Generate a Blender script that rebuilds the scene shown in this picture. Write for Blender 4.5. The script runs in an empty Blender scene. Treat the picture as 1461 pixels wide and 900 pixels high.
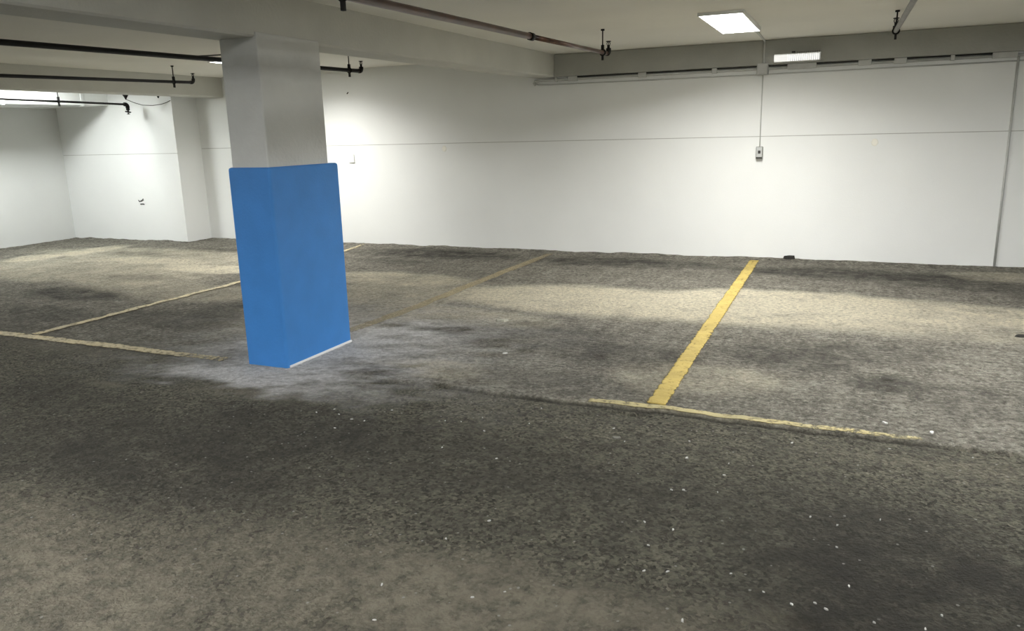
import bpy, bmesh, math, random
import numpy as np
from mathutils import Vector, Matrix
random.seed(7)
S = bpy.context.scene
C = S.collection
PI = math.pi

# ------------------------------------------------------------------ camera
W, H = 1461, 900
F, YAW, PITCH, ROLL = 1097.2457, 0.41153557, 0.23050647, -0.02558807
CH = 1.5
cy, sy, cp, sp = math.cos(YAW), math.sin(YAW), math.cos(PITCH), math.sin(PITCH)
fw = Vector((-sy*cp, cy*cp, -sp)); r0 = Vector((cy, sy, 0)); u0 = r0.cross(fw)
cr, sr = math.cos(ROLL), math.sin(ROLL)
rt = cr*r0 + sr*u0; up = -sr*r0 + cr*u0
cam = bpy.data.cameras.new('camera'); co = bpy.data.objects.new('camera', cam); C.objects.link(co)
cam.sensor_fit = 'HORIZONTAL'; cam.sensor_width = 36.0; cam.lens = F/W*36.0
cam.clip_start = 0.05; cam.clip_end = 100
co.matrix_world = Matrix(((rt.x, up.x, -fw.x, 0), (rt.y, up.y, -fw.y, 0), (rt.z, up.z, -fw.z, CH), (0, 0, 0, 1)))
S.camera = co

def ground(u, v):
    """where a point of the floor seen in the photograph stands"""
    d = fw + rt*((u-W/2)/F) - up*((v-H/2)/F)
    t = -CH/d.z
    return d.x*t, d.y*t

# ------------------------------------------------------------------ numpy noise
def _hash(ix, iy, seed):
    n = (ix.astype(np.int64)*374761393 + iy.astype(np.int64)*668265263 + seed*974711) & 0x7fffffff
    n = ((n ^ (n >> 13))*1274126177) & 0x7fffffff
    n = (n ^ (n >> 16)) & 0xffff
    return n/65535.0
def vnoise(x, y, seed=0):
    x = np.asarray(x, float); y = np.asarray(y, float)
    ix = np.floor(x); iy = np.floor(y); fx = x-ix; fy = y-iy
    fx = fx*fx*fx*(fx*(fx*6-15)+10); fy = fy*fy*fy*(fy*(fy*6-15)+10)
    a = _hash(ix, iy, seed); b = _hash(ix+1, iy, seed); c = _hash(ix, iy+1, seed); d = _hash(ix+1, iy+1, seed)
    return (a*(1-fx)+b*fx)*(1-fy) + (c*(1-fx)+d*fx)*fy
def fbm(x, y, seed=0, octv=4, gain=.5):
    s = 0; amp = 1; tot = 0; f = 1.0
    for k in range(octv):
        s = s+amp*vnoise(x*f+17.3*k, y*f-9.1*k, seed+k); tot += amp; amp *= gain; f *= 2.03
    return s/tot
def sstep(a, b, x):
    t = np.clip((x-a)/(b-a), 0, 1); return t*t*(3-2*t)

# ------------------------------------------------------------------ materials
def nodes(name):
    m = bpy.data.materials.new(name); m.use_nodes = True
    nt = m.node_tree; b = nt.nodes['Principled BSDF']
    return m, nt, b
def mat_plain(name, col, rough=.6, metal=0., var=.06, nscale=3., bump=.0, bscale=80., col2=None, spec=.5):
    m, nt, b = nodes(name); N = nt.nodes; L = nt.links
    tc = N.new('ShaderNodeTexCoord')
    n = N.new('ShaderNodeTexNoise'); n.inputs['Scale'].default_value = nscale; n.inputs['Detail'].default_value = 6
    L.new(tc.outputs['Object'], n.inputs['Vector'])
    r = N.new('ShaderNodeValToRGB')
    c2 = col2 or tuple(c*(1-var*2.2) for c in col)
    r.color_ramp.elements[0].position = .3; r.color_ramp.elements[0].color = (*c2, 1)
    r.color_ramp.elements[1].position = .7; r.color_ramp.elements[1].color = (*col, 1)
    L.new(n.outputs['Fac'], r.inputs['Fac']); L.new(r.outputs['Color'], b.inputs['Base Color'])
    b.inputs['Roughness'].default_value = rough; b.inputs['Metallic'].default_value = metal
    b.inputs['Specular IOR Level'].default_value = spec
    if bump:
        n2 = N.new('ShaderNodeTexNoise'); n2.inputs['Scale'].default_value = bscale; n2.inputs['Detail'].default_value = 4
        L.new(tc.outputs['Object'], n2.inputs['Vector'])
        bp = N.new('ShaderNodeBump'); bp.inputs['Strength'].default_value = bump; bp.inputs['Distance'].default_value = .01
        L.new(n2.outputs['Fac'], bp.inputs['Height']); L.new(bp.outputs['Normal'], b.inputs['Normal'])
    return m
def mat_emit(name, col, strength):
    m, nt, b = nodes(name); N = nt.nodes; L = nt.links
    n = N.new('ShaderNodeTexNoise'); n.inputs['Scale'].default_value = 2
    r = N.new('ShaderNodeValToRGB'); r.color_ramp.elements[0].color = (*[c*.97 for c in col], 1); r.color_ramp.elements[1].color = (*col, 1)
    L.new(n.outputs['Fac'], r.inputs['Fac'])
    L.new(r.outputs['Color'], b.inputs['Emission Color'])
    b.inputs['Base Color'].default_value = (.85, .85, .85, 1)
    b.inputs['Emission Strength'].default_value = strength
    return m
M = {}
M['wall'] = mat_plain('white_wall_paint', (.82, .835, .825), .75, var=.02, nscale=1.3, bump=.12, bscale=60)
M['jointgrime'] = mat_plain('joint_grime', (.52, .52, .50), .9, var=.1, nscale=6)
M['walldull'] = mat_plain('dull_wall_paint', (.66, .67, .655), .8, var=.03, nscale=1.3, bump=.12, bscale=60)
M['ceil'] = mat_plain('ceiling_paint', (.80, .785, .72), .9, var=.03, nscale=1.1, bump=.2, bscale=45)
M['concrete'] = mat_plain('painted_concrete', (.68, .69, .67), .8, var=.06, nscale=3, bump=.35, bscale=40)
M['beam'] = mat_plain('beam_paint', (.60, .60, .555), .85, var=.05, nscale=2.2, bump=.3, bscale=40)
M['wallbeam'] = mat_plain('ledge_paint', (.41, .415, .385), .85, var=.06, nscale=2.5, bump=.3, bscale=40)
M['blue'] = mat_plain('blue_paint', (.050, .245, .66), .55, var=.05, nscale=5, bump=.18, bscale=70)
M['black'] = mat_plain('black_pipe_paint', (.006, .0055, .005), .6, var=.15, nscale=20, spec=.25)
M['rust'] = mat_plain('rusty_brown_pipe', (.13, .062, .038), .30, metal=.3, var=.25, nscale=9, col2=(.035, .018, .013))
M['greypipe'] = mat_plain('grey_painted_pipe', (.22, .21, .18), .5, var=.2, nscale=14)
M['conduit'] = mat_plain('conduit_paint', (.58, .59, .57), .6, var=.08, nscale=8)
M['boxgrey'] = mat_plain('grey_box_paint', (.52, .53, .52), .6, var=.05, nscale=6)
M['plastic'] = mat_plain('white_plastic', (.86, .87, .86), .4, var=.02)
M['switch'] = mat_plain('weathered_plate', (.45, .46, .42), .5, var=.3, nscale=30)
M['darkplastic'] = mat_plain('dark_plastic', (.05, .05, .045), .5, var=.1)
M['duct'] = mat_plain('white_duct_sheet', (.84, .86, .85), .5, var=.02)
M['ink'] = mat_plain('grey_ink', (.2, .2, .2), .9, var=.3, nscale=60)
M['patch'] = mat_plain('filler_patch', (.88, .87, .80), .9, var=.02)
M['chip'] = mat_plain('white_chip', (.74, .74, .70), .8, var=.1, nscale=60)
M['leaf'] = mat_plain('dry_scrap', (.50, .49, .40), .8, var=.15, nscale=30)
M['stone'] = mat_plain('grey_stone', (.22, .215, .18), .9, var=.2, nscale=40)
M['darkclod'] = mat_plain('dark_clod', (.03, .028, .024), .9, var=.3, nscale=40)
M['cable'] = mat_plain('dark_tube', (.06, .06, .055), .6)
LAMP = 62.0
M['lamp'] = mat_emit('lamp_diffuser', (1.0, .985, .93), 12.0)
M['lampcool'] = mat_emit('lamp_diffuser_cool', (.97, 1.0, .98), LAMP*.95)
M['lamp_unseen'] = mat_emit('lamp_diffuser_unseen', (1.0, 1.0, .985), LAMP*1.7)
M['emerg'] = mat_emit('emergency_lens', (1.0, 1.0, .98), .55)

# ------------------------------------------------------------------ mesh helpers
def box(bm, x0, x1, y0, y1, z0, z1):
    v = [bm.verts.new(p) for p in ((x0,y0,z0),(x1,y0,z0),(x1,y1,z0),(x0,y1,z0),(x0,y0,z1),(x1,y0,z1),(x1,y1,z1),(x0,y1,z1))]
    for f in ((0,3,2,1),(4,5,6,7),(0,1,5,4),(1,2,6,5),(2,3,7,6),(3,0,4,7)):
        bm.faces.new([v[i] for i in f])
    return v
def bevel(bm, w, seg=2):
    bmesh.ops.bevel(bm, geom=list(bm.edges), offset=w, segments=seg, affect='EDGES', profile=.5)
def tube(bm, pts, r, n=14, cap=True):
    pts = [Vector(p) for p in pts]; rings = []
    rs = r if isinstance(r, (list, tuple)) else [r]*len(pts)
    t = (pts[1]-pts[0]).normalized(); ref = Vector((0,0,1)) if abs(t.z) < .9 else Vector((1,0,0))
    a = t.cross(ref).normalized()
    for i, p in enumerate(pts):
        if i == 0: t = (pts[1]-pts[0]).normalized()
        elif i == len(pts)-1: t = (pts[-1]-pts[-2]).normalized()
        else: t = ((pts[i+1]-p).normalized()+(p-pts[i-1]).normalized()).normalized()
        a = (a-t*a.dot(t)).normalized(); b = t.cross(a)
        rings.append([bm.verts.new(p+(a*math.cos(2*PI*k/n)+b*math.sin(2*PI*k/n))*rs[i]) for k in range(n)])
    for i in range(len(rings)-1):
        for k in range(n):
            f = bm.faces.new((rings[i][k], rings[i][(k+1)%n], rings[i+1][(k+1)%n], rings[i+1][k])); f.smooth = True
    if cap:
        bm.faces.new(list(reversed(rings[0]))); bm.faces.new(rings[-1])
def obj(name, bm, mat, parent=None):
    me = bpy.data.meshes.new(name); bmesh.ops.recalc_face_normals(bm, faces=list(bm.faces))
    bm.to_mesh(me); bm.free(); me.materials.append(M[mat] if isinstance(mat, str) else mat)
    o = bpy.data.objects.new(name, me); C.objects.link(o)
    if parent:
        o.parent = parent; o.matrix_parent_inverse = Matrix.Translation(-parent.location)
    return o
def nb(): return bmesh.new()
def tag(o, label, cat, group=None):
    o['label'] = label; o['category'] = cat; o['kind'] = 'thing'
    if group: o['group'] = group
    return o
def thing(name, label, cat, loc, group=None):
    o = bpy.data.objects.new(name, None); C.objects.link(o); o.location = loc; o.empty_display_size = .1
    return tag(o, label, cat, group)
def struct(name, bm, mat, label=None):
    o = obj(name, bm, mat); o['kind'] = 'structure'
    if label: o['label'] = label
    return o

# ------------------------------------------------------------------ the room
D = 9.416                       # back wall
XL, XR, YB = -11.85, 6.6, -5.5  # left wall, right wall, wall behind
def ceil_z(y): return 2.38+.0074*y

def grooved(bm, x0, x1, yf, yb, zt, g):
    box(bm, x0, x1, yf, yb, -.15, g-.004); box(bm, x0, x1, yf, yb, g+.004, zt); box(bm, x0, x1, yf+.014, yb, g-.004, g+.004)
def joint(x0, x1, yf, g, parent):
    b = nb(); box(b, x0+.001, x1-.001, yf+.003, yf+.0135, g-.0038, g+.0038); o = obj('joint', b, 'jointgrime', parent); o['label'] = 'thin dirty grey horizontal joint'; return o
b = nb(); grooved(b, -9.35, XR+.2, D, D+.2, 2.6, 1.412); wb = struct('wall_back', b, 'wall', 'long white back wall with a thin horizontal groove'); joint(-9.35, XR, D, 1.412, wb)
b = nb(); grooved(b, XL-.2, -9.35, 8.925, D+.2, 2.6, 1.355); wc = struct('wall_recess', b, 'wall', 'brightly lit white wall of the far left bay, standing proud'); joint(XL, -9.352, 8.925, 1.355, wc)
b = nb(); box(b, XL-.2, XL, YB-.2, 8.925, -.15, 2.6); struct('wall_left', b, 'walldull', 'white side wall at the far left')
b = nb(); box(b, XR, XR+.2, YB-.2, D, -.15, 2.6); struct('wall_right', b, 'wall')
b = nb(); box(b, XL, XR, YB-.2, YB, -.15, 2.6); struct('wall_front', b, 'wall')
b = nb()
vs = box(b, XL-.2, XR+.2, YB-.2, D+.2, 0, 2.75)
for v in vs[:4]: v.co.z = ceil_z(v.co.y)
struct('ceiling', b, 'ceil', 'low off-white concrete ceiling')

# beams
def ybeam(name, x0, x1, za, zs, y0, y1, label):
    b = nb(); n = 24
    rings = []
    for i in range(n+1):
        y = y0+(y1-y0)*i/n; zb = za+zs*y; zt = ceil_z(y)+.02
        c = .012
        rings.append([b.verts.new(p) for p in ((x0,y,zt),(x0,y,zb+c),(x0+c,y,zb),(x1-c,y,zb),(x1,y,zb+c),(x1,y,zt))])
    for i in range(n):
        for k in range(5): b.faces.new((rings[i][k], rings[i][k+1], rings[i+1][k+1], rings[i+1][k]))
    b.faces.new(rings[0]); b.faces.new(rings[-1])
    return tag(obj(name, b, 'beam'), label, 'beam')
ybeam('ceiling_beam', -3.735, -3.425, 2.087, .0105, YB, D, 'deep concrete beam running over the blue column to the back wall')
ybeam('ceiling_beam', -9.10, -8.80, 2.12, .005, YB, D, 'farther concrete beam crossing the left bay, above the grey recess corner')
ybeam('ceiling_beam', 1.70, 2.00, 2.10, .009, YB, D, 'concrete beam past the upright pipe on the back wall')
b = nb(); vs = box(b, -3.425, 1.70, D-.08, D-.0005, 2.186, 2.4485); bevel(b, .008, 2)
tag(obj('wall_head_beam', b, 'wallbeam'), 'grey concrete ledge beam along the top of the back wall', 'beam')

# column
t = thing('concrete_column', 'square grey concrete column with its lower half painted blue', 'column', (-3.56, 4.33, 0))
b = nb(); box(b, -3.712, -3.412, 3.985, 4.615, 1.30, 2.16); bevel(b, .010, 2); obj('shaft', b, 'concrete', t)
ms = M['concrete'].copy(); ms.name = 'column_concrete'; N = ms.node_tree.nodes; L = ms.node_tree.links; bb = N['Principled BSDF']
src = bb.inputs['Base Color'].links[0].from_socket; tcn = N.new('ShaderNodeTexCoord'); sx = N.new('ShaderNodeSeparateXYZ'); L.new(tcn.outputs['Object'], sx.inputs[0])
wob = N.new('ShaderNodeTexNoise'); wob.inputs['Scale'].default_value = 6; wob.inputs['Detail'].default_value = 5; L.new(tcn.outputs['Object'], wob.inputs['Vector'])
ad = N.new('ShaderNodeMath'); ad.operation = 'MULTIPLY_ADD'; ad.inputs[1].default_value = .10; L.new(wob.outputs['Fac'], ad.inputs[0]); L.new(sx.outputs['Z'], ad.inputs[2])
rp = N.new('ShaderNodeValToRGB'); e = rp.color_ramp.elements; e[0].position = .0; e[0].color = (0,0,0,1); e[1].position = 1.; e[1].color = (0,0,0,1)
q = e.new(.5); q.color = (.6,.6,.6,1)
mr = N.new('ShaderNodeMapRange'); mr.inputs[1].default_value = 1.93; mr.inputs[2].default_value = 2.09; L.new(ad.outputs[0], mr.inputs[0]); L.new(mr.outputs[0], rp.inputs['Fac'])
mx = N.new('ShaderNodeMix'); mx.data_type = 'RGBA'; L.new(rp.outputs['Color'], mx.inputs[0]); L.new(src, mx.inputs[6]); mx.inputs[7].default_value = (.36, .365, .34, 1); L.new(mx.outputs[2], bb.inputs['Base Color'])
M['shaft'] = ms; t.children[0].data.materials[0] = ms
b = nb(); box(b, -3.3925, -3.386, 3.985, 4.700, -.03, .015); o = obj('base_edge', b, 'plastic', t); o['label'] = 'bare white strip along the foot of the blue paint'
b = nb(); box(b, -3.737, -3.392, 3.965, 4.705, -.03, 1.337)
bmesh.ops.subdivide_edges(b, edges=list(b.edges), cuts=1, use_grid_fill=True)
bmesh.ops.bevel(b, geom=[e for e in b.edges if len(e.link_faces) == 2 and e.calc_face_angle(0) > .5], offset=.018, segments=3, affect='EDGES', profile=.5)
o = obj('painted_base', b, 'blue', t); o['label'] = 'bright blue painted lower half'

# ------------------------------------------------------------------ floor
EDGE = 3.99
def edge_y(x):
    return EDGE + (fbm(x*2.2, x*0+3.1, 5, 4)-.5)*.07 + (fbm(x*14, x*0+1.7, 9, 2)-.5)*.022
def height(x, y):
    x = np.asarray(x, float); y = np.asarray(y, float)
    step = sstep(-.006, .012, y-edge_y(x))
    has = sstep(-3.2, -2.5, x)
    asph = 1-step*has
    h = -.020*has*(1-step)
    h = h+(fbm(x*3.1, y*3.1, 21, 4)-.5)*.012 + (fbm(x*11, y*11, 31, 3)-.5)*(.005+.005*asph)
    h = h+(fbm(x*34, y*34, 41, 2)-.5)*.005*asph
    near = sstep(.0, .25, np.minimum(np.hypot(x+3.56, y-4.33)-.5, 9))
    # spalls and holes
    for (px, py, a, bb, d) in HOLES:
        q = np.hypot((x-px)/a, (y-py)/bb)+ (fbm(x*9, y*9, 55, 3)-.5)*.9
        h = h-d*sstep(1., .45, q)
    # dirt heaped against the back wall
    wy = np.where(x < -9.35, 8.925, D)
    h = h+.03*sstep(.16, .0, wy-y)*fbm(x*4, y*2, 61, 3)
    return h*(.35+.65*near)
HOLES = []
for (u, v, a, bb, d) in ((1245,541,.16,.06,.02),(1268,556,.14,.05,.02),(1450,577,.10,.05,.02),(1250,566,.1,.04,.015),(1152,522,.05,.025,.012),
                         (1130,884,.12,.05,.018),(1430,514,.05,.03,.015),(1340,517,.04,.02,.012),(890,585,.16,.025,.02),(605,795,.03,.02,.012),(905,829,.05,.02,.012)):
    gx, gy = ground(u, v); HOLES.append((gx, gy, a, bb, d))

DARK = [  # u, v, half-length along x, half-length along y, strength : oil and tyre grime
 (105,418,.75,.33,.95),(60,448,.9,.3,.5),(255,455,.8,.35,.5),(335,442,.35,.45,.6),(625,362,1.15,.42,1.0),(560,372,.6,.25,.5),
 (880,374,1.3,.33,.8),(1220,392,1.3,.36,.9),(1100,385,.5,.2,.5),(1400,410,.9,.33,.6),(715,478,.95,.42,.6),(800,545,.9,.25,.35),(900,507,.5,.35,.75),
 (1112,505,.40,.36,.65),(1252,545,.24,.2,.9),(1245,505,.5,.28,.5),(1400,575,.5,.3,.35),(450,420,.4,.4,.3),(20,465,.6,.25,.4),(545,528,.35,.14,.8),
 (190,362,.7,.2,.35),(310,357,.5,.2,.5),(200,395,.5,.25,.35)]
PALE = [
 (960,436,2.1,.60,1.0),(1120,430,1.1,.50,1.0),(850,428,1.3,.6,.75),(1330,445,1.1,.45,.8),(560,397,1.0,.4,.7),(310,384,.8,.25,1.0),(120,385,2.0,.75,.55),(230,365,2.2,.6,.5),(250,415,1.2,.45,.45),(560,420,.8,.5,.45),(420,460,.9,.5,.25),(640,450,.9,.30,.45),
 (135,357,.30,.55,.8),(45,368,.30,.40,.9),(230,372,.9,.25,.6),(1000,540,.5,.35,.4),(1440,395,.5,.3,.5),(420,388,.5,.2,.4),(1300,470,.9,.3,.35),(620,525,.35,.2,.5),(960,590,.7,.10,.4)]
ADARK = [(620,645,1.3,.55,.5),(200,640,1.2,.6,.75),(430,600,.8,.35,.6),(1330,850,.75,.7,1.0),(1250,740,.6,.4,.5),(950,700,.8,.5,.3),(60,560,.6,.3,.5)]
APALE = [(120,850,1.0,.35,1.0),(420,790,.9,.3,.5),(680,860,1.0,.4,1.0),(40,740,.7,.3,.5),(890,865,.4,.2,.5),(1350,660,.7,.12,.3),(140,500,1.3,.2,.3),(370,560,.6,.2,.5),(150,548,.25,.06,.6),(1128,884,.2,.09,.9)]
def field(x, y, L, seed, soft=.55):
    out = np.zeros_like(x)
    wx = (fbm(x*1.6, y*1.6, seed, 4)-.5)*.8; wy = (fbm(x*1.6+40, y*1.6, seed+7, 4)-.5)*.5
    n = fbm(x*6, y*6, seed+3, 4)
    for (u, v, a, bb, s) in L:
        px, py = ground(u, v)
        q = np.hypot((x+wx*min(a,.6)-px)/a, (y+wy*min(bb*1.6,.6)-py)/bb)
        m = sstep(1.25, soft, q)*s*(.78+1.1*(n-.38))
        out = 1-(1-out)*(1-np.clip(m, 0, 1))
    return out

xs = np.concatenate([np.linspace(XL-.1, XL, 2)[:-1], np.arange(XL, 2.0, .026), np.linspace(2.0, XR+.1, 30)])
ys = np.concatenate([np.linspace(YB-.1, 1.1, 30)[:-1], np.arange(1.1, 3.86, .022), np.arange(3.86, 4.12, .008), np.arange(4.12, D+.06, .03)])
GX, GY = np.meshgrid(xs, ys)
GZ = height(GX, GY)
nx, ny = len(xs), len(ys)
co_ = np.stack([GX, GY, GZ], -1).reshape(-1, 3)
me = bpy.data.meshes.new('floor')
idx = np.arange(nx*ny).reshape(ny, nx)
quads = np.stack([idx[:-1,:-1], idx[:-1,1:], idx[1:,1:], idx[1:,:-1]], -1).reshape(-1, 4)
me.vertices.add(len(co_)); me.vertices.foreach_set('co', co_.ravel())
me.loops.add(quads.size); me.loops.foreach_set('vertex_index', quads.ravel())
me.polygons.add(len(quads)); me.polygons.foreach_set('loop_start', np.arange(0, quads.size, 4)); me.polygons.foreach_set('loop_total', np.full(len(quads), 4))
me.update(); me.polygons.foreach_set('use_smooth', np.ones(len(quads), bool))
# material masks
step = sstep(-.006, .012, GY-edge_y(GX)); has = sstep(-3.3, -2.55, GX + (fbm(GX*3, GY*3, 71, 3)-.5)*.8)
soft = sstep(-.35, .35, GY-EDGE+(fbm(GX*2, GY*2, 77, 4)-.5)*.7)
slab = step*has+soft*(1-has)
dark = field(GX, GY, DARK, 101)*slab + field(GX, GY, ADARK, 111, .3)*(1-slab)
step_shade = np.exp(-((GY-edge_y(GX)+.006)/.008)**2)*has*sstep(.25, .5, fbm(GX*5, GY*2, 161, 3))  # dark line under the slab edge: the step's shadow put into the colour
dark = np.maximum(dark, step_shade)
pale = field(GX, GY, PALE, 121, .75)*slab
dust = field(GX, GY, APALE, 131, .2)*(1-slab*.6)
# white paint dust around the column
dx = np.maximum(np.maximum(-3.737-GX, GX+3.392), 0); dy = np.maximum(np.maximum(3.965-GY, GY-4.705), 0)
dd = np.hypot(dx, dy)
ang = np.arctan2(GY-4.3, GX+3.56)
reach = .62+.25*np.cos(ang-.35)+.15*np.cos(ang-PI)
n1 = fbm(GX*3.4+GY*1.6, GY*7.5-GX*2.6, 141, 4); n2 = fbm(GX*12+GY*5, GY*26-GX*10, 151, 3)
powder = np.clip(2.6*np.exp(-(dd/(reach*.66))**1.25)*(.12+2.3*(n1-.28))*(.2+1.5*n2), 0, 1)
powder = np.maximum(powder, sstep(.05, .02, dd)*sstep(-3.44, -3.38, GX))
powder = np.maximum(powder, np.exp(-(dd/.30)**2)*(.55+1.1*(n2-.2)))
powder = np.clip(powder, 0, 1)**.68
powder *= sstep(3.35, 3.8, GY+(n1-.5)*.6)
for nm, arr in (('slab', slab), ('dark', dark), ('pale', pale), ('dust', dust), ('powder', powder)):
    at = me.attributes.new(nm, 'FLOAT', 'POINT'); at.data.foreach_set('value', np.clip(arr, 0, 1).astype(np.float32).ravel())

m, nt, bs = nodes('worn_floor'); N = nt.nodes; L = nt.links
def attr(n):
    a = N.new('ShaderNodeAttribute'); a.attribute_name = n; return a.outputs['Fac']
tc = N.new('ShaderNodeTexCoord')
def noise(scale, detail=5, rough=.55, dist=0., stretch=None):
    n = N.new('ShaderNodeTexNoise'); n.inputs['Scale'].default_value = scale; n.inputs['Detail'].default_value = detail
    n.inputs['Roughness'].default_value = rough; n.inputs['Distortion'].default_value = dist
    if stretch:
        mp = N.new('ShaderNodeMapping'); mp.inputs['Scale'].default_value = stretch; L.new(tc.outputs['Object'], mp.inputs['Vector']); L.new(mp.outputs['Vector'], n.inputs['Vector'])
    else: L.new(tc.outputs['Object'], n.inputs['Vector'])
    return n.outputs['Fac']
def rng(v, a, b_, c=0., d=1.):
    n = N.new('ShaderNodeMapRange'); n.inputs[1].default_value = a; n.inputs[2].default_value = b_; n.inputs[3].default_value = c; n.inputs[4].default_value = d
    L.new(v, n.inputs[0]); return n.outputs[0]
def math_(op, a, b_):
    n = N.new('ShaderNodeMath'); n.operation = op
    for i, q in enumerate((a, b_)):
        if isinstance(q, (int, float)): n.inputs[i].default_value = q
        else: L.new(q, n.inputs[i])
    return n.outputs[0]
def mix(f, a, b_):
    n = N.new('ShaderNodeMix'); n.data_type = 'RGBA'
    if isinstance(f, (int, float)): n.inputs[0].default_value = f
    else: L.new(f, n.inputs[0])
    for i, q in ((6, a), (7, b_)):
        if isinstance(q, tuple): n.inputs[i].default_value = (*q, 1)
        else: L.new(q, n.inputs[i])
    return n.outputs[2]
fine = noise(70, 6, .65); mid = noise(14, 6, .6); big = noise(2.6, 7, .62, .4); streak = noise(3.0, 6, .6, .5, (1., 3.2, 1.))
lump = noise(26, 9, .76, .6); wide = noise(5, 6, .65)
asph = mix(rng(lump, .36, .66), (.044, .043, .033), (.255, .242, .182))
vs_ = N.new('ShaderNodeTexVoronoi'); vs_.inputs['Scale'].default_value = 75; L.new(tc.outputs['Object'], vs_.inputs['Vector'])
ss_ = N.new('ShaderNodeSeparateColor'); L.new(vs_.outputs['Color'], ss_.inputs[0])
asph = mix(rng(ss_.outputs[0], .55, 1., 0, .75), asph, (.28, .262, .20))
asph = mix(rng(ss_.outputs[1], .6, 1., 0, .75), asph, (.022, .021, .017))
asph = mix(rng(wide, .45, .65, 0, .5), asph, (.075, .072, .058))
asph = mix(rng(fine, .56, .74, 0, .5), asph, (.20, .19, .155))
conc = mix(rng(big, .33, .68), (.19, .178, .148), (.35, .33, .275))
conc = mix(rng(streak, .42, .66, 0, .7), conc, (.13, .12, .098))
along = noise(2.2, 8, .68, .6, (4.2, .8, 1.))
conc = mix(rng(along, .50, .68, 0, .6), conc, (.44, .415, .34))
conc = mix(rng(along, .46, .32, 0, .7), conc, (.10, .093, .074))
conc = mix(rng(fine, .40, .70, 0, .55), conc, (.36, .345, .29))
mott = noise(7.5, 9, .70, .3); pit = noise(48, 5, .7)
conc = mix(rng(mott, .46, .68, 0, .5), conc, (.115, .098, .080))
conc = mix(rng(mott, .46, .30, 0, .55), conc, (.40, .38, .315))
grit = noise(30, 9, .78, .4)
conc = mix(rng(grit, .50, .62, 0, .9), conc, (.085, .08, .064))
conc = mix(rng(grit, .47, .37, 0, .65), conc, (.56, .53, .44))
conc = mix(rng(pit, .36, .28, 0, .8), conc, (.07, .066, .054))
rid = math_('ABSOLUTE', math_('SUBTRACT', noise(2.3, 9, .66, .5, (1., 1.5, 1.)), .5), 0.)
crk = math_('MULTIPLY', rng(rid, .0, .010, .85, 0.), rng(big, .47, .60))
conc = mix(crk, conc, (.035, .033, .027))
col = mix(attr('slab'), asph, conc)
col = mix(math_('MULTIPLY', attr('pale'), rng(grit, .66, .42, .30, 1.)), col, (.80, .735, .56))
col = mix(math_('MULTIPLY', attr('dust'), rng(mid, .32, .60, .15, .75)), col, (.35, .315, .24))
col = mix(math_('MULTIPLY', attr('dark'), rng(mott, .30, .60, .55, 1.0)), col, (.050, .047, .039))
col = mix(math_('MULTIPLY', attr('powder'), rng(grit, .58, .40, .62, 1.)), col, (.88, .87, .86))
# pale grains of aggregate
vo = N.new('ShaderNodeTexVoronoi'); vo.inputs['Scale'].default_value = 38; L.new(tc.outputs['Object'], vo.inputs['Vector'])
sepc = N.new('ShaderNodeSeparateColor'); L.new(vo.outputs['Color'], sepc.inputs[0])
grain = math_('MULTIPLY', rng(vo.outputs['Distance'], .16, .24, 1., 0.), rng(sepc.outputs[0], .945, .955))
col = mix(math_('MULTIPLY', grain, .75), col, (.42, .41, .37))
L.new(col, bs.inputs['Base Color'])
bs.inputs['Roughness'].default_value = .9; bs.inputs['Specular IOR Level'].default_value = .25
vo2 = N.new('ShaderNodeTexVoronoi'); vo2.inputs['Scale'].default_value = 62; L.new(tc.outputs['Object'], vo2.inputs['Vector'])
hgt = math_('ADD', math_('ADD', math_('MULTIPLY', noise(8.5, 10, .74, .5), 2.2), math_('MULTIPLY', fine, .5)), math_('MULTIPLY', noise(24, 6, .65), 1.0))
hgt = math_('ADD', hgt, math_('MULTIPLY', lump, 1.0))
hgt = math_('ADD', hgt, math_('MULTIPLY', rng(vo2.outputs['Distance'], 0, .6, 1, 0), math_('MULTIPLY', math_('SUBTRACT', 1., attr('slab')), .25)))
bp = N.new('ShaderNodeBump'); bp.inputs['Strength'].default_value = 1.0; bp.inputs['Distance'].default_value = .040
L.new(hgt, bp.inputs['Height']); L.new(bp.outputs['Normal'], bs.inputs['Normal'])
me.materials.append(m)
fl = bpy.data.objects.new('floor', me); C.objects.link(fl); fl['kind'] = 'structure'; fl['label'] = 'worn stained concrete bays stepping down to rough dark asphalt'

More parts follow.
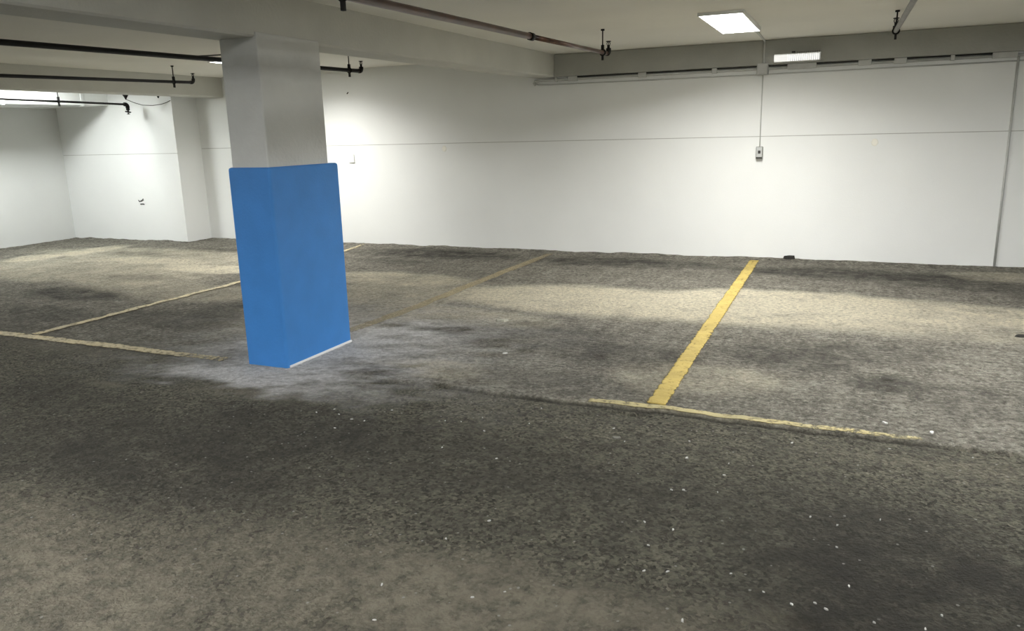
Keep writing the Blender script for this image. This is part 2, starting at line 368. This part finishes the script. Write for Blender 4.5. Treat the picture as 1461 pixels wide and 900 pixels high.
# ------------------------------------------------------------------ painted lines
def paint_mat(name, c0, c1, keep, amax=1.0):
    m, nt, b = nodes(name); N = nt.nodes; L = nt.links
    tc = N.new('ShaderNodeTexCoord')
    n = N.new('ShaderNodeTexNoise'); n.inputs['Scale'].default_value = 22; n.inputs['Detail'].default_value = 8; n.inputs['Roughness'].default_value = .68
    n2 = N.new('ShaderNodeTexNoise'); n2.inputs['Scale'].default_value = 5; n2.inputs['Detail'].default_value = 5
    for q in (n, n2): L.new(tc.outputs['Object'], q.inputs['Vector'])
    r = N.new('ShaderNodeValToRGB'); r.color_ramp.elements[0].position = .35; r.color_ramp.elements[0].color = (*c0, 1); r.color_ramp.elements[1].position = .65; r.color_ramp.elements[1].color = (*c1, 1)
    L.new(n2.outputs['Fac'], r.inputs['Fac']); L.new(r.outputs['Color'], b.inputs['Base Color']); b.inputs['Roughness'].default_value = .8
    a = N.new('ShaderNodeAttribute'); a.attribute_name = 'keep'
    s = N.new('ShaderNodeMath'); s.operation = 'ADD'; L.new(n.outputs['Fac'], s.inputs[0]); L.new(a.outputs['Fac'], s.inputs[1])
    mr = N.new('ShaderNodeMapRange'); mr.inputs[1].default_value = .98-keep; mr.inputs[2].default_value = 1.16-keep; mr.inputs[4].default_value = amax; L.new(s.outputs[0], mr.inputs[0])
    L.new(mr.outputs[0], b.inputs['Alpha'])
    bp = N.new('ShaderNodeBump'); bp.inputs['Strength'].default_value = .5; bp.inputs['Distance'].default_value = .015
    L.new(n.outputs['Fac'], bp.inputs['Height']); L.new(bp.outputs['Normal'], b.inputs['Normal'])
    return m
M['yellow'] = paint_mat('yellow_line_paint', (.33, .25, .062), (.43, .325, .088), .22)
M['yellow_edge'] = paint_mat('dull_yellow_line_paint', (.30, .265, .145), (.40, .34, .165), .18)
M['cream'] = paint_mat('worn_cream_line_paint', (.44, .39, .27), (.56, .48, .30), .17)
M['faint'] = paint_mat('faded_yellow_line_paint', (.38, .32, .20), (.46, .38, .22), .22, .34)
def floor_line(name, pts, w, mat, label, fade=(0, 0), seed=0):
    """a strip of paint following the floor, ragged along its edges"""
    P = [np.array(p, float) for p in pts]; out = []
    for i in range(len(P)-1):
        n = max(2, int(np.linalg.norm(P[i+1]-P[i])/.025)); 
        for k in range(n): out.append(P[i]+(P[i+1]-P[i])*k/n)
    out.append(P[-1]); out = np.array(out)
    tan = np.gradient(out, axis=0); tan /= np.linalg.norm(tan, axis=1)[:, None]; nor = np.stack([-tan[:,1], tan[:,0]], 1)
    s = np.concatenate([[0], np.cumsum(np.linalg.norm(np.diff(out, axis=0), axis=1))])
    K = 9; V = []; keep = []
    for j in range(K):
        t = j/(K-1)-.5
        rag = (fbm(s*22, s*0+j*.0+(1 if t > 0 else 5)+seed, 11+seed, 3)-.5)*w*.12*np.sign(t)*(abs(t) > .4)
        V.append(out+nor*(t*w+rag)[:, None]); e = 0.0 if abs(t) < .45 else -.18
        keep.append(.5+e-fade[0]*sstep(.9, 0, s)-fade[1]*sstep(s[-1]-.9, s[-1], s))
    V = np.stack(V, 1); keep = np.stack(keep, 1)
    Z = height(V[..., 0], V[..., 1])+.004
    b = nb(); g = [[b.verts.new((V[i,j,0], V[i,j,1], Z[i,j])) for j in range(K)] for i in range(len(out))]
    for i in range(len(out)-1):
        for j in range(K-1):
            f = b.faces.new((g[i][j], g[i+1][j], g[i+1][j+1], g[i][j+1])); f.smooth = True
    # a real, thin coat: skirt round the strip
    o = obj(name, b, mat); at = o.data.attributes.new('keep', 'FLOAT', 'POINT'); at.data.foreach_set('value', keep.astype(np.float32).ravel())
    so = o.modifiers.new('coat', 'SOLIDIFY'); so.thickness = .003; so.offset = -1
    return tag(o, label, 'line marking')
floor_line('parking_line', [(-.908, 4.07), (-.940, 9.26)], .112, 'yellow', 'bold yellow bay line running straight to the back wall under the switch', (0, .05))
floor_line('parking_line', [(x, float(edge_y(np.array([x]))[0])+.042) for x in np.arange(-1.285, .44, .05)], .062, 'yellow_edge', 'yellow line along the broken edge of the bay slab, meeting the bold bay line', (.0, .15), 3)
floor_line('parking_line', [(-7.4, 3.99), (-3.95, 3.99)], .10, 'cream', 'worn cream line across the bay mouth beside the blue column', (0, .12), 5)
floor_line('parking_line', [(-6.05, 4.06), (-6.055, 6.5), (-6.20, 8.0), (-6.39, 9.3)], .088, 'cream', 'thin worn cream bay line passing behind the blue column', (0, .1), 8)
floor_line('parking_line', [(-3.60, 4.95), (-3.535, 5.8), (-3.50, 7.4), (-3.455, 9.2)], .12, 'faint', 'faded cracked yellow bay line leading from the blue column to the wall', (.05, .1), 12)

# ------------------------------------------------------------------ ceiling lights
def panel_light(x0, x1, y0, y1, mat, label, group, watts=0, spread=180):
    zc = ceil_z((y0+y1)/2)
    t = thing('ceiling_light', label, 'light', ((x0+x1)/2, (y0+y1)/2, zc-.03), group)
    b = nb(); w = .012
    box(b, x0-w, x1+w, y0-w, y0, zc-.032, zc+.02); box(b, x0-w, x1+w, y1, y1+w, zc-.032, zc+.02)
    box(b, x0-w, x0, y0, y1, zc-.032, zc+.02); box(b, x1, x1+w, y0, y1, zc-.032, zc+.02); box(b, x0, x1, y0, y1, zc-.012, zc+.02)
    obj('frame', b, 'plastic', t)
    b = nb(); box(b, x0, x1, y0, y1, zc-.03, zc-.014); obj('diffuser', b, mat, t)
    if watts:     # the lamp behind the prismatic diffuser, throwing its light downwards
        l = bpy.data.lights.new('panel_lamp', 'AREA'); l.shape = 'RECTANGLE'; l.size = x1-x0; l.size_y = y1-y0; l.energy = watts
        l.spread = math.radians(spread); l.color = (1.0, .985, .94)
        lo = bpy.data.objects.new('panel_lamp', l); C.objects.link(lo); lo.parent = t; lo.location = (0, 0, -.004)
    return t
LG = 'lit ceiling panels'
panel_light(-1.21, -.87, 6.75, 8.05, 'lamp', 'lit white rectangular panel on the ceiling above the bold yellow line', LG, 65, 152)
panel_light(-6.90, -6.56, 7.22, 8.5, 'lamp', 'lit ceiling panel half hidden behind the column', LG, 58, 150)
panel_light(-10.36, -10.02, 6.4, 7.7, 'lampcool', 'lit ceiling panel hidden behind the farther beam near the white duct', LG)
for x, y, w in ((1.36, 4.75, 'added over the right-hand bay for more light'), (-2.65, .15, 'over the driving aisle before the blue column'), (-7.3, .4, 'over the driving aisle before the left bays'), (4.6, 1.0, 'over the driving aisle before the bays past the upright pipe')):  # all out of view; right-bay one added to brighten the column side and wall
    panel_light(x-.17, x+.17, y-.65, y+.65, 'lamp_unseen', 'unseen lit ceiling panel ' + w, LG)

# ------------------------------------------------------------------ sprinkler pipes
def arc(c, a, b_, r, n=6):
    """elbow: from direction a turning into direction b around corner c"""
    c = Vector(c); a = Vector(a).normalized(); b_ = Vector(b_).normalized()
    p0 = c-a*r; o_ = p0+b_*r
    return [o_ - b_*r*math.cos(PI/2*k/n) + a*r*math.sin(PI/2*k/n) for k in range(n+1)]
def hanger(t, x, y, zp, r, mat='black'):
    zc = ceil_z(y)
    b = nb(); tube(b, [(x, y, zp+r+.012), (x, y, zc+.005)], .006, 8)
    tube(b, [(x, y, zc-.014), (x, y, zc+.002)], .018, 12)
    h = obj('hanger_rod', b, mat, t)
    b = nb()
    tube(b, [(x+math.cos(a)*(r+.006), y, zp+math.sin(a)*(r+.006)) for a in [2*PI*k/20 for k in range(21)]], .007, 8)
    box(b, x-.012, x+.012, y-.012, y+.012, zp+r, zp+r+.045); box(b, x-.009, x+.009, y-.010, y+.010, zp-r-.05, zp-r)
    obj('clamp', b, mat, t)
def pipe(name, label, x, y0, z0, y1, z1, r, mat, hang, endup=True, coupling=None, xa=None, headmat='black'):
    xa = x if xa is None else xa
    t = thing(name, label, 'pipe', (x, y1, z1), 'sprinkler pipes under the ceiling')
    zz = lambda y: z0+(z1-z0)*(y-y0)/(y1-y0)
    xx = lambda y: xa+(x-xa)*(y-y0)/(y1-y0)
    b = nb()
    if coupling:
        tube(b, [(xx(y0), y0, zz(y0)), (xx(coupling), coupling, zz(coupling))], r*1.12, 18)
        tube(b, [(xx(coupling), coupling, zz(coupling)), (x, y1-.04, z1)], r*.92, 18)
    else: tube(b, [(xx(y0), y0, zz(y0)), (x, y1-.04, z1)], r, 18)
    obj('pipe_run', b, mat, t)
    if coupling:
        b = nb(); tube(b, [(xx(coupling), coupling-.03, zz(coupling)), (xx(coupling), coupling+.03, zz(coupling))], r*1.4, 18); obj('coupling', b, 'black', t)
    sgn = 1 if endup else -1
    b = nb(); e = arc((x, y1, z1), (0, 1, 0), (0, 0, sgn), .035)
    tube(b, [(x, y1-.055, z1)]+e+[(x, y1, z1+sgn*.05)], r*(1.18 if endup else 1.9), 14)
    if not endup: tube(b, [(x, y1, z1-.04), (x, y1, z1-.085)], .026, 14)
    obj('elbow', b, headmat, t)
    b = nb(); zt = z1+sgn*(.05 if endup else .08)
    if not endup: tube(b, [(x-.055, y1, zt-.02), (x+.05, y1, zt-.035)], .010, 8)
    tube(b, [(x, y1, zt), (x, y1, zt+sgn*.028)], .013, 10); tube(b, [(x, y1, zt+sgn*.058), (x, y1, zt+sgn*.064)], .024, 14)
    for s in (-1, 1): tube(b, [(x+s*.011, y1, zt+sgn*.025), (x+s*.017, y1, zt+sgn*.042), (x+s*.006, y1, zt+sgn*.06)], .0035, 6)
    tube(b, [(x, y1, zt+sgn*.025), (x, y1, zt+sgn*.06)], .004, 6)
    obj('sprinkler_head', b, headmat, t)
    for y in hang: hanger(t, xx(y), y, zz(y), r, headmat)
    return t
pipe('sprinkler_pipe', 'brown rusty sprinkler pipe under the ceiling beside the beam over the column', -2.185, -3.0, 2.03, 7.47, 2.232, .020, 'rust', (-1.0, 3.185, 7.28), True, 5.5, -2.23)
pipe('sprinkler_pipe', 'grey sprinkler pipe ending short of the back wall above the emergency light', .285, -3.0, 2.02, 7.70, 2.275, .019, 'greypipe', (3.4, 7.58), True, None, .30)
pipe('sprinkler_pipe', 'thick black sprinkler pipe passing behind the top of the column', -5.25, -3.0, 2.075, 7.86, 2.258, .021, 'black', (2.0, 7.62))
pipe('sprinkler_pipe', 'black sprinkler pipe in front of the farther beam with a turned-up end', -7.75, -3.0, 2.01, 7.80, 2.250, .018, 'black', (2.0, 7.48))
pipe('sprinkler_pipe', 'thin black sprinkler pipe before the white duct, its end turned down', -9.95, -3.0, 2.22, 8.66, 2.085, .015, 'black', (2.0, 7.55), False)

# ------------------------------------------------------------------ far left bay: duct, bells, cable
t = thing('ventilation_duct', 'big white rectangular duct along the far left wall, brightly lit', 'duct', (-11.2, 8.0, 2.1))
def dz(y): return 2.10+.006*(y-8.9)
b = nb(); vs = box(b, XL, -10.66, YB, 8.925, 0, 2.5)
for v in vs[:4]: v.co.z = dz(v.co.y)
obj('duct_body', b, 'duct', t)
for y in (8.47, 7.25, 6.03, 4.81):
    b = nb(); box(b, XL, -10.645, y-.022, y+.022, dz(y)-.016, 2.5); o = obj('flange', b, 'duct', t)
for (x, y, z, r) in ((-9.70, 8.43, 2.138, .045), (-9.42, 8.76, 2.158, .042)):
    b = nb(); zc = ceil_z(y)
    tube(b, [(x, y, z), (x, y, z+.02), (x, y, z+.075), (x, y, z+.085)], [.008, .014, r, r*.9], 18)
    tube(b, [(x, y, z+.08), (x, y, zc+.005)], .007, 8)
    tag(obj('ceiling_bell', b, 'black'), 'small black cone hanging below the farther beam' + (' above the downturned pipe end' if x < -9.5 else ' near the grey recess corner'), 'alarm bell', 'black cones hanging by the farther beam')
b = nb()
pts = [(-9.695, 8.43, 2.14), (-9.69, 8.55, 2.10), (-9.67, 8.68, 2.065), (-9.60, 8.80, 2.06), (-9.50, 8.87, 2.075), (-9.42, 8.905, 2.10), (-9.36, 8.92, 2.125)]
tube(b, pts, .005, 8); tag(obj('hanging_cable', b, 'cable'), 'thin slack dark cable hanging from the black cone to the recess corner', 'cable')
b = nb(); tube(b, [(-6.68, 6.76, ceil_z(6.76)-.004), (-6.5, 6.80, ceil_z(6.8)-.006), (-6.2, 6.85, ceil_z(6.85)-.004), (-6.1, 7.2, ceil_z(7.2)-.004)], .007, 8)
tag(obj('ceiling_cable', b, 'cable'), 'short dark cable on the ceiling beside the panel half hidden by the column', 'cable')

# ------------------------------------------------------------------ back wall fittings
t = thing('wall_conduit', 'long pale conduit along the top of the back wall with clips', 'conduit', (-1.1, D-.02, 2.14))
b = nb(); tube(b, [(-3.70, D-.018, 2.10), (-3.72, D-.018, 2.125), (-3.70, D-.018, 2.150), (-3.6, D-.018, 2.152), (1.64, D-.018, 2.150)], .015, 12); obj('tube', b, 'conduit', t)
for x, wd in ((-3.42, .03), (-3.2, .12), (-2.33, .10), (-1.49, .06), (-.55, .30), (.08, .13), (.42, .12), (.90, .04), (1.36, .22)):
    b = nb(); box(b, x-wd/2, x+wd/2, D-.040, D-.001, 2.128, 2.1855); bevel(b, .004, 1); obj('clip', b, 'conduit', t)
b = nb(); tube(b, [(-3.14, D-.026, 2.1765), (-1.2, D-.026, 2.1765), (1.30, D-.026, 2.1765)], .0075, 8); obj('dark_tube', b, 'darkplastic', t)  # dark tube filling the gap between ledge beam and conduit
b = nb(); tube(b, [(-3.72, D-.010, 2.13), (-3.66, D-.010, 2.103), (-3.5, D-.010, 2.098), (-1.0, D-.010, 2.090), (1.68, D-.010, 2.096)], .007, 8)
tag(obj('wall_cable', b, 'conduit'), 'thin painted cable on the back wall just beneath the long conduit', 'cable')

t = thing('junction_box', 'grey junction box on the conduit above the switch', 'junction box', (-.96, D-.05, 2.14))
b = nb(); box(b, -1.02, -.898, D-.088, D-.001, 2.083, 2.204); bevel(b, .006, 2); obj('box_body', b, 'boxgrey', t)
b = nb(); box(b, -1.012, -.906, D-.096, D-.089, 2.091, 2.196); bevel(b, .003, 2); obj('cover', b, 'boxgrey', t)
for s in ((-1.0, 2.1), (-.918, 2.186)):
    b = nb(); tube(b, [(s[0], D-.101, s[1]), (s[0], D-.094, s[1])], .005, 8); obj('screw', b, 'conduit', t)
b = nb(); zc = ceil_z(9.2)
tube(b, [(-.945, D-.092, 2.205), (-.945, D-.092, zc-.03), (-.945, D-.105, zc-.014), (-.945, D-.13, zc-.012), (-.93, 8.6, ceil_z(8.6)-.011), (-.93, 8.07, ceil_z(8.07)-.011)], .010, 10)
tag(obj('lamp_conduit', b, 'conduit'), 'thin conduit rising from the junction box to the lit ceiling panel', 'conduit')
b = nb(); tube(b, [(-.956, D-.008, 1.302), (-.958, D-.008, 2.08)], .006, 10)
tag(obj('switch_conduit', b, 'conduit'), 'thin upright conduit dropping from the junction box to the switch', 'conduit')

t = thing('wall_switch', 'small grey switch box on the back wall below the upright conduit', 'switch', (-.955, D, 1.23))
b = nb(); box(b, -.992, -.918, D-.045, D-.001, 1.16, 1.30); bevel(b, .006, 2); obj('back_box', b, 'switch', t)
b = nb(); box(b, -.986, -.924, D-.051, D-.0455, 1.168, 1.292); bevel(b, .002, 1); obj('face_plate', b, 'boxgrey', t)
b = nb(); box(b, -.968, -.940, D-.060, D-.0515, 1.222, 1.256); bevel(b, .003, 1); obj('rocker', b, 'darkplastic', t)
b = nb(); box(b, -.988, -.922, D-.056, D-.0515, 1.164, 1.184); obj('lower_lip', b, 'darkplastic', t)

t = thing('emergency_light', 'white louvred emergency light on the ledge beam beside the junction box', 'emergency light', (-.595, D-.12, 2.24))
yf = D-.16
b = nb(); box(b, -.835, -.36, D-.152, D-.081, 2.276, 2.286); box(b, -.835, -.36, D-.152, D-.081, 2.200, 2.207); box(b, -.835, -.36, D-.092, D-.0798, 2.207, 2.276); box(b, -.365, -.36, D-.152, D-.092, 2.207, 2.276); obj('housing', b, 'plastic', t)
b = nb(); box(b, -.835, -.690, yf, D-.093, 2.2075, 2.2755); bevel(b, .006, 2); obj('lens', b, 'emerg', t)
b = nb(); box(b, -.689, -.366, D-.120, D-.112, 2.2075, 2.2755); obj('reflector', b, 'boxgrey', t)
for k in range(15):
    x = -.682+k*.0212; b = nb(); vs = box(b, x, x+.011, yf+.004, D-.121, 2.2078, 2.2752)
    obj('louvre', b, 'emerg', t)
b = nb()
for k in range(13): x = -.60+k*.0185; box(b, x, x+.005, D-.150, D-.083, 2.2865, 2.300)
box(b, -.655, -.62, D-.150, D-.083, 2.2865, 2.308)
obj('shadow_spikes', b, 'darkplastic', t)  # dark spikes standing in for the louvre's shadow on the beam

b = nb(); tube(b, [(1.484, D-.012, .0), (1.480, D-.012, 2.135)], .0115, 12)
tag(obj('wall_pipe', b, 'conduit'), 'thin upright pipe running down the back wall beside the bay end', 'pipe')
t = thing('wall_socket', 'small white socket plate on the back wall next to the blue column', 'socket', (-6.54, D, 1.23))
b = nb(); box(b, -6.592, -6.50, D-.02, D-.001, 1.17, 1.288); bevel(b, .005, 2); obj('plate', b, 'plastic', t)
b = nb(); box(b, -6.567, -6.525, D-.024, D-.0205, 1.20, 1.258); bevel(b, .002, 1); obj('insert', b, 'plastic', t)
for (x, z, lb) in ((-5.045, 1.342, 'small round filler patch on the back wall between column and beam end'), (.238, 1.324, 'pale round filler patch on the back wall between switch and upright pipe')):
    b = nb(); n = 18; ring = [(x+.035*math.cos(2*PI*k/n)*(1+.15*math.sin(3*k)), z+.04*math.sin(2*PI*k/n)) for k in range(n)]
    lo = [b.verts.new((p[0], D-.0005, p[1])) for p in ring]; hi = [b.verts.new((x+(p[0]-x)*.8, D-.004, z+(p[1]-z)*.8)) for p in ring]
    for k in range(n): b.faces.new((lo[k], lo[(k+1)%n], hi[(k+1)%n], hi[k]))
    b.faces.new(hi); tag(obj('filler_patch', b, 'patch'), lb, 'patch')
b = nb(); zz = .616; xx = -10.23; y = 8.922
tube(b, [(xx-.055, y, zz+.03), (xx-.045, y, zz+.005), (xx-.02, y, zz+.012), (xx+.01, y, zz+.01), (xx+.05, y, zz+.05)], .007, 6)
tube(b, [(xx-.005, y, zz+.025), (xx+.055, y, zz+.028)], .006, 6)
tube(b, [(xx-.02, y, zz-.035), (xx+.02, y, zz-.03), (xx+.058, y, zz-.036)], .009, 6)
tag(obj('wall_scribble', b, 'ink'), 'small grey scribbled mark low on the bright recess wall', 'mark')
b = nb(); tube(b, [(-6.552, D-.004, 2.118), (-6.528, D-.004, 2.140)], .006, 6); tag(obj('wall_nail', b, 'black'), 'tiny dark nail high on the back wall below the pipe end', 'nail')

# ------------------------------------------------------------------ litter
def hz(x, y): return float(height(np.array([x]), np.array([y]))[0])
def flake(name, u, v, a, bb, th, mat, rot, label, cat, group=None, rough=.3):
    x, y = ground(u, v); b = nb(); n = 9
    z = hz(x, y); rr = [1+random.uniform(-rough, rough) for _ in range(n)]
    lo, hi = [], []
    for k in range(n):
        q = 2*PI*k/n; dx = a*rr[k]*math.cos(q); dy = bb*rr[k]*math.sin(q)
        X = dx*math.cos(rot)-dy*math.sin(rot); Y = dx*math.sin(rot)+dy*math.cos(rot)
        lo.append(b.verts.new((X, Y, -.002))); hi.append(b.verts.new((X*.86, Y*.86, th*random.uniform(.7, 1.2))))
    for k in range(n): b.faces.new((lo[k], lo[(k+1)%n], hi[(k+1)%n], hi[k]))
    c = b.verts.new((0, 0, th*1.15))
    for k in range(n): b.faces.new((hi[k], hi[(k+1)%n], c))
    b.faces.new(list(reversed(lo)))
    o = obj(name, b, mat); o.location = (x, y, z+.001)
    return tag(o, label, cat, group)
flake('paper_scrap', 717, 458, .060, .030, .018, 'leaf', .5, 'pale curled scrap lying on the concrete bay between column and bold line', 'scrap')
flake('dirt_clod', 1126, 371.5, .06, .035, .035, 'darkclod', .1, 'dark clod lying against the back wall below the switch', 'clod')
flake('rubber_scrap', 1459, 481.5, .055, .022, .014, 'darkclod', .2, 'black scrap on the concrete floor at the frame edge below the upright pipe', 'scrap')
flake('stone_fragment', 1170/2.435+400, 145/2.435+560, .024, .014, .006, 'stone', .3, 'flat grey stone fragment on asphalt before the bold yellow line', 'stone')
CH1 = [(125,60),(187,48),(203,62),(248,80),(291,86),(189,110),(387,50),(572,85),(628,88),(702,75),(708,122),(864,95),(907,44),(1159,112),(1196,158),(562,177),(750,217),(725,433),(575,490),(667,694),(780,672),(327,772),(352,650),(1401,328),(1265,603),(1279,513),(1365,457),(1397,775),(868,826),(1266,433),(1412,215)]
CH2 = [(600,70),(962,90),(1272,120),(365,143),(348,185),(196,246),(151,245),(323,249),(208,123),(218,66),(928,351),(768,372),(157,384),(51,357),(668,340),(812,598),(685,658),(598,665),(726,683),(495,620),(136,545),(372,550),(49,541),(767,450),(1159,702),(1097,757),(192,722),(905,733)]
spots = [(400+a/2.435, 560+c/2.435) for a, c in CH1]+[(900+a/2.604, 600+c/2.604) for a, c in CH2]
protos = []
for i, (u, v) in enumerate(spots):
    if i < 6:
        o = flake('paint_chip', u, v, random.uniform(.0065, .010), random.uniform(.0035, .005), .003, 'chip', random.uniform(0, PI), 'small white chip lying on the dark asphalt', 'chip', 'white chips on the asphalt'); protos.append(o)
    else:
        o = protos[i % 6].copy(); C.objects.link(o)
        x, y = ground(u, v); o.location = (x, y, hz(x, y)+.001); o.rotation_euler.z = random.uniform(0, 6.28)
        s = random.uniform(.55, .95); o.scale = (s, s, 1)
for i, (u, v) in enumerate(((720, 504), (1329, 617), (1263, 603))):
    o = flake('paint_chip', u, v, .018, .008, .006, 'chip', .4+i, ('white chip on the concrete below the pale curled scrap', 'white chip on the end of the yellow slab-edge line', 'white chip behind the yellow slab-edge line')[i], 'chip')

# ------------------------------------------------------------------ world and view
w = bpy.data.worlds.new('world'); S.world = w; w.use_nodes = True
w.node_tree.nodes['Background'].inputs[0].default_value = (.8, .85, .9, 1); w.node_tree.nodes['Background'].inputs[1].default_value = 0.02
S.view_settings.view_transform = 'Standard'; S.view_settings.look = 'None'; S.view_settings.gamma = 1; S.view_settings.use_curve_mapping = False
S.view_settings.exposure = 0.25
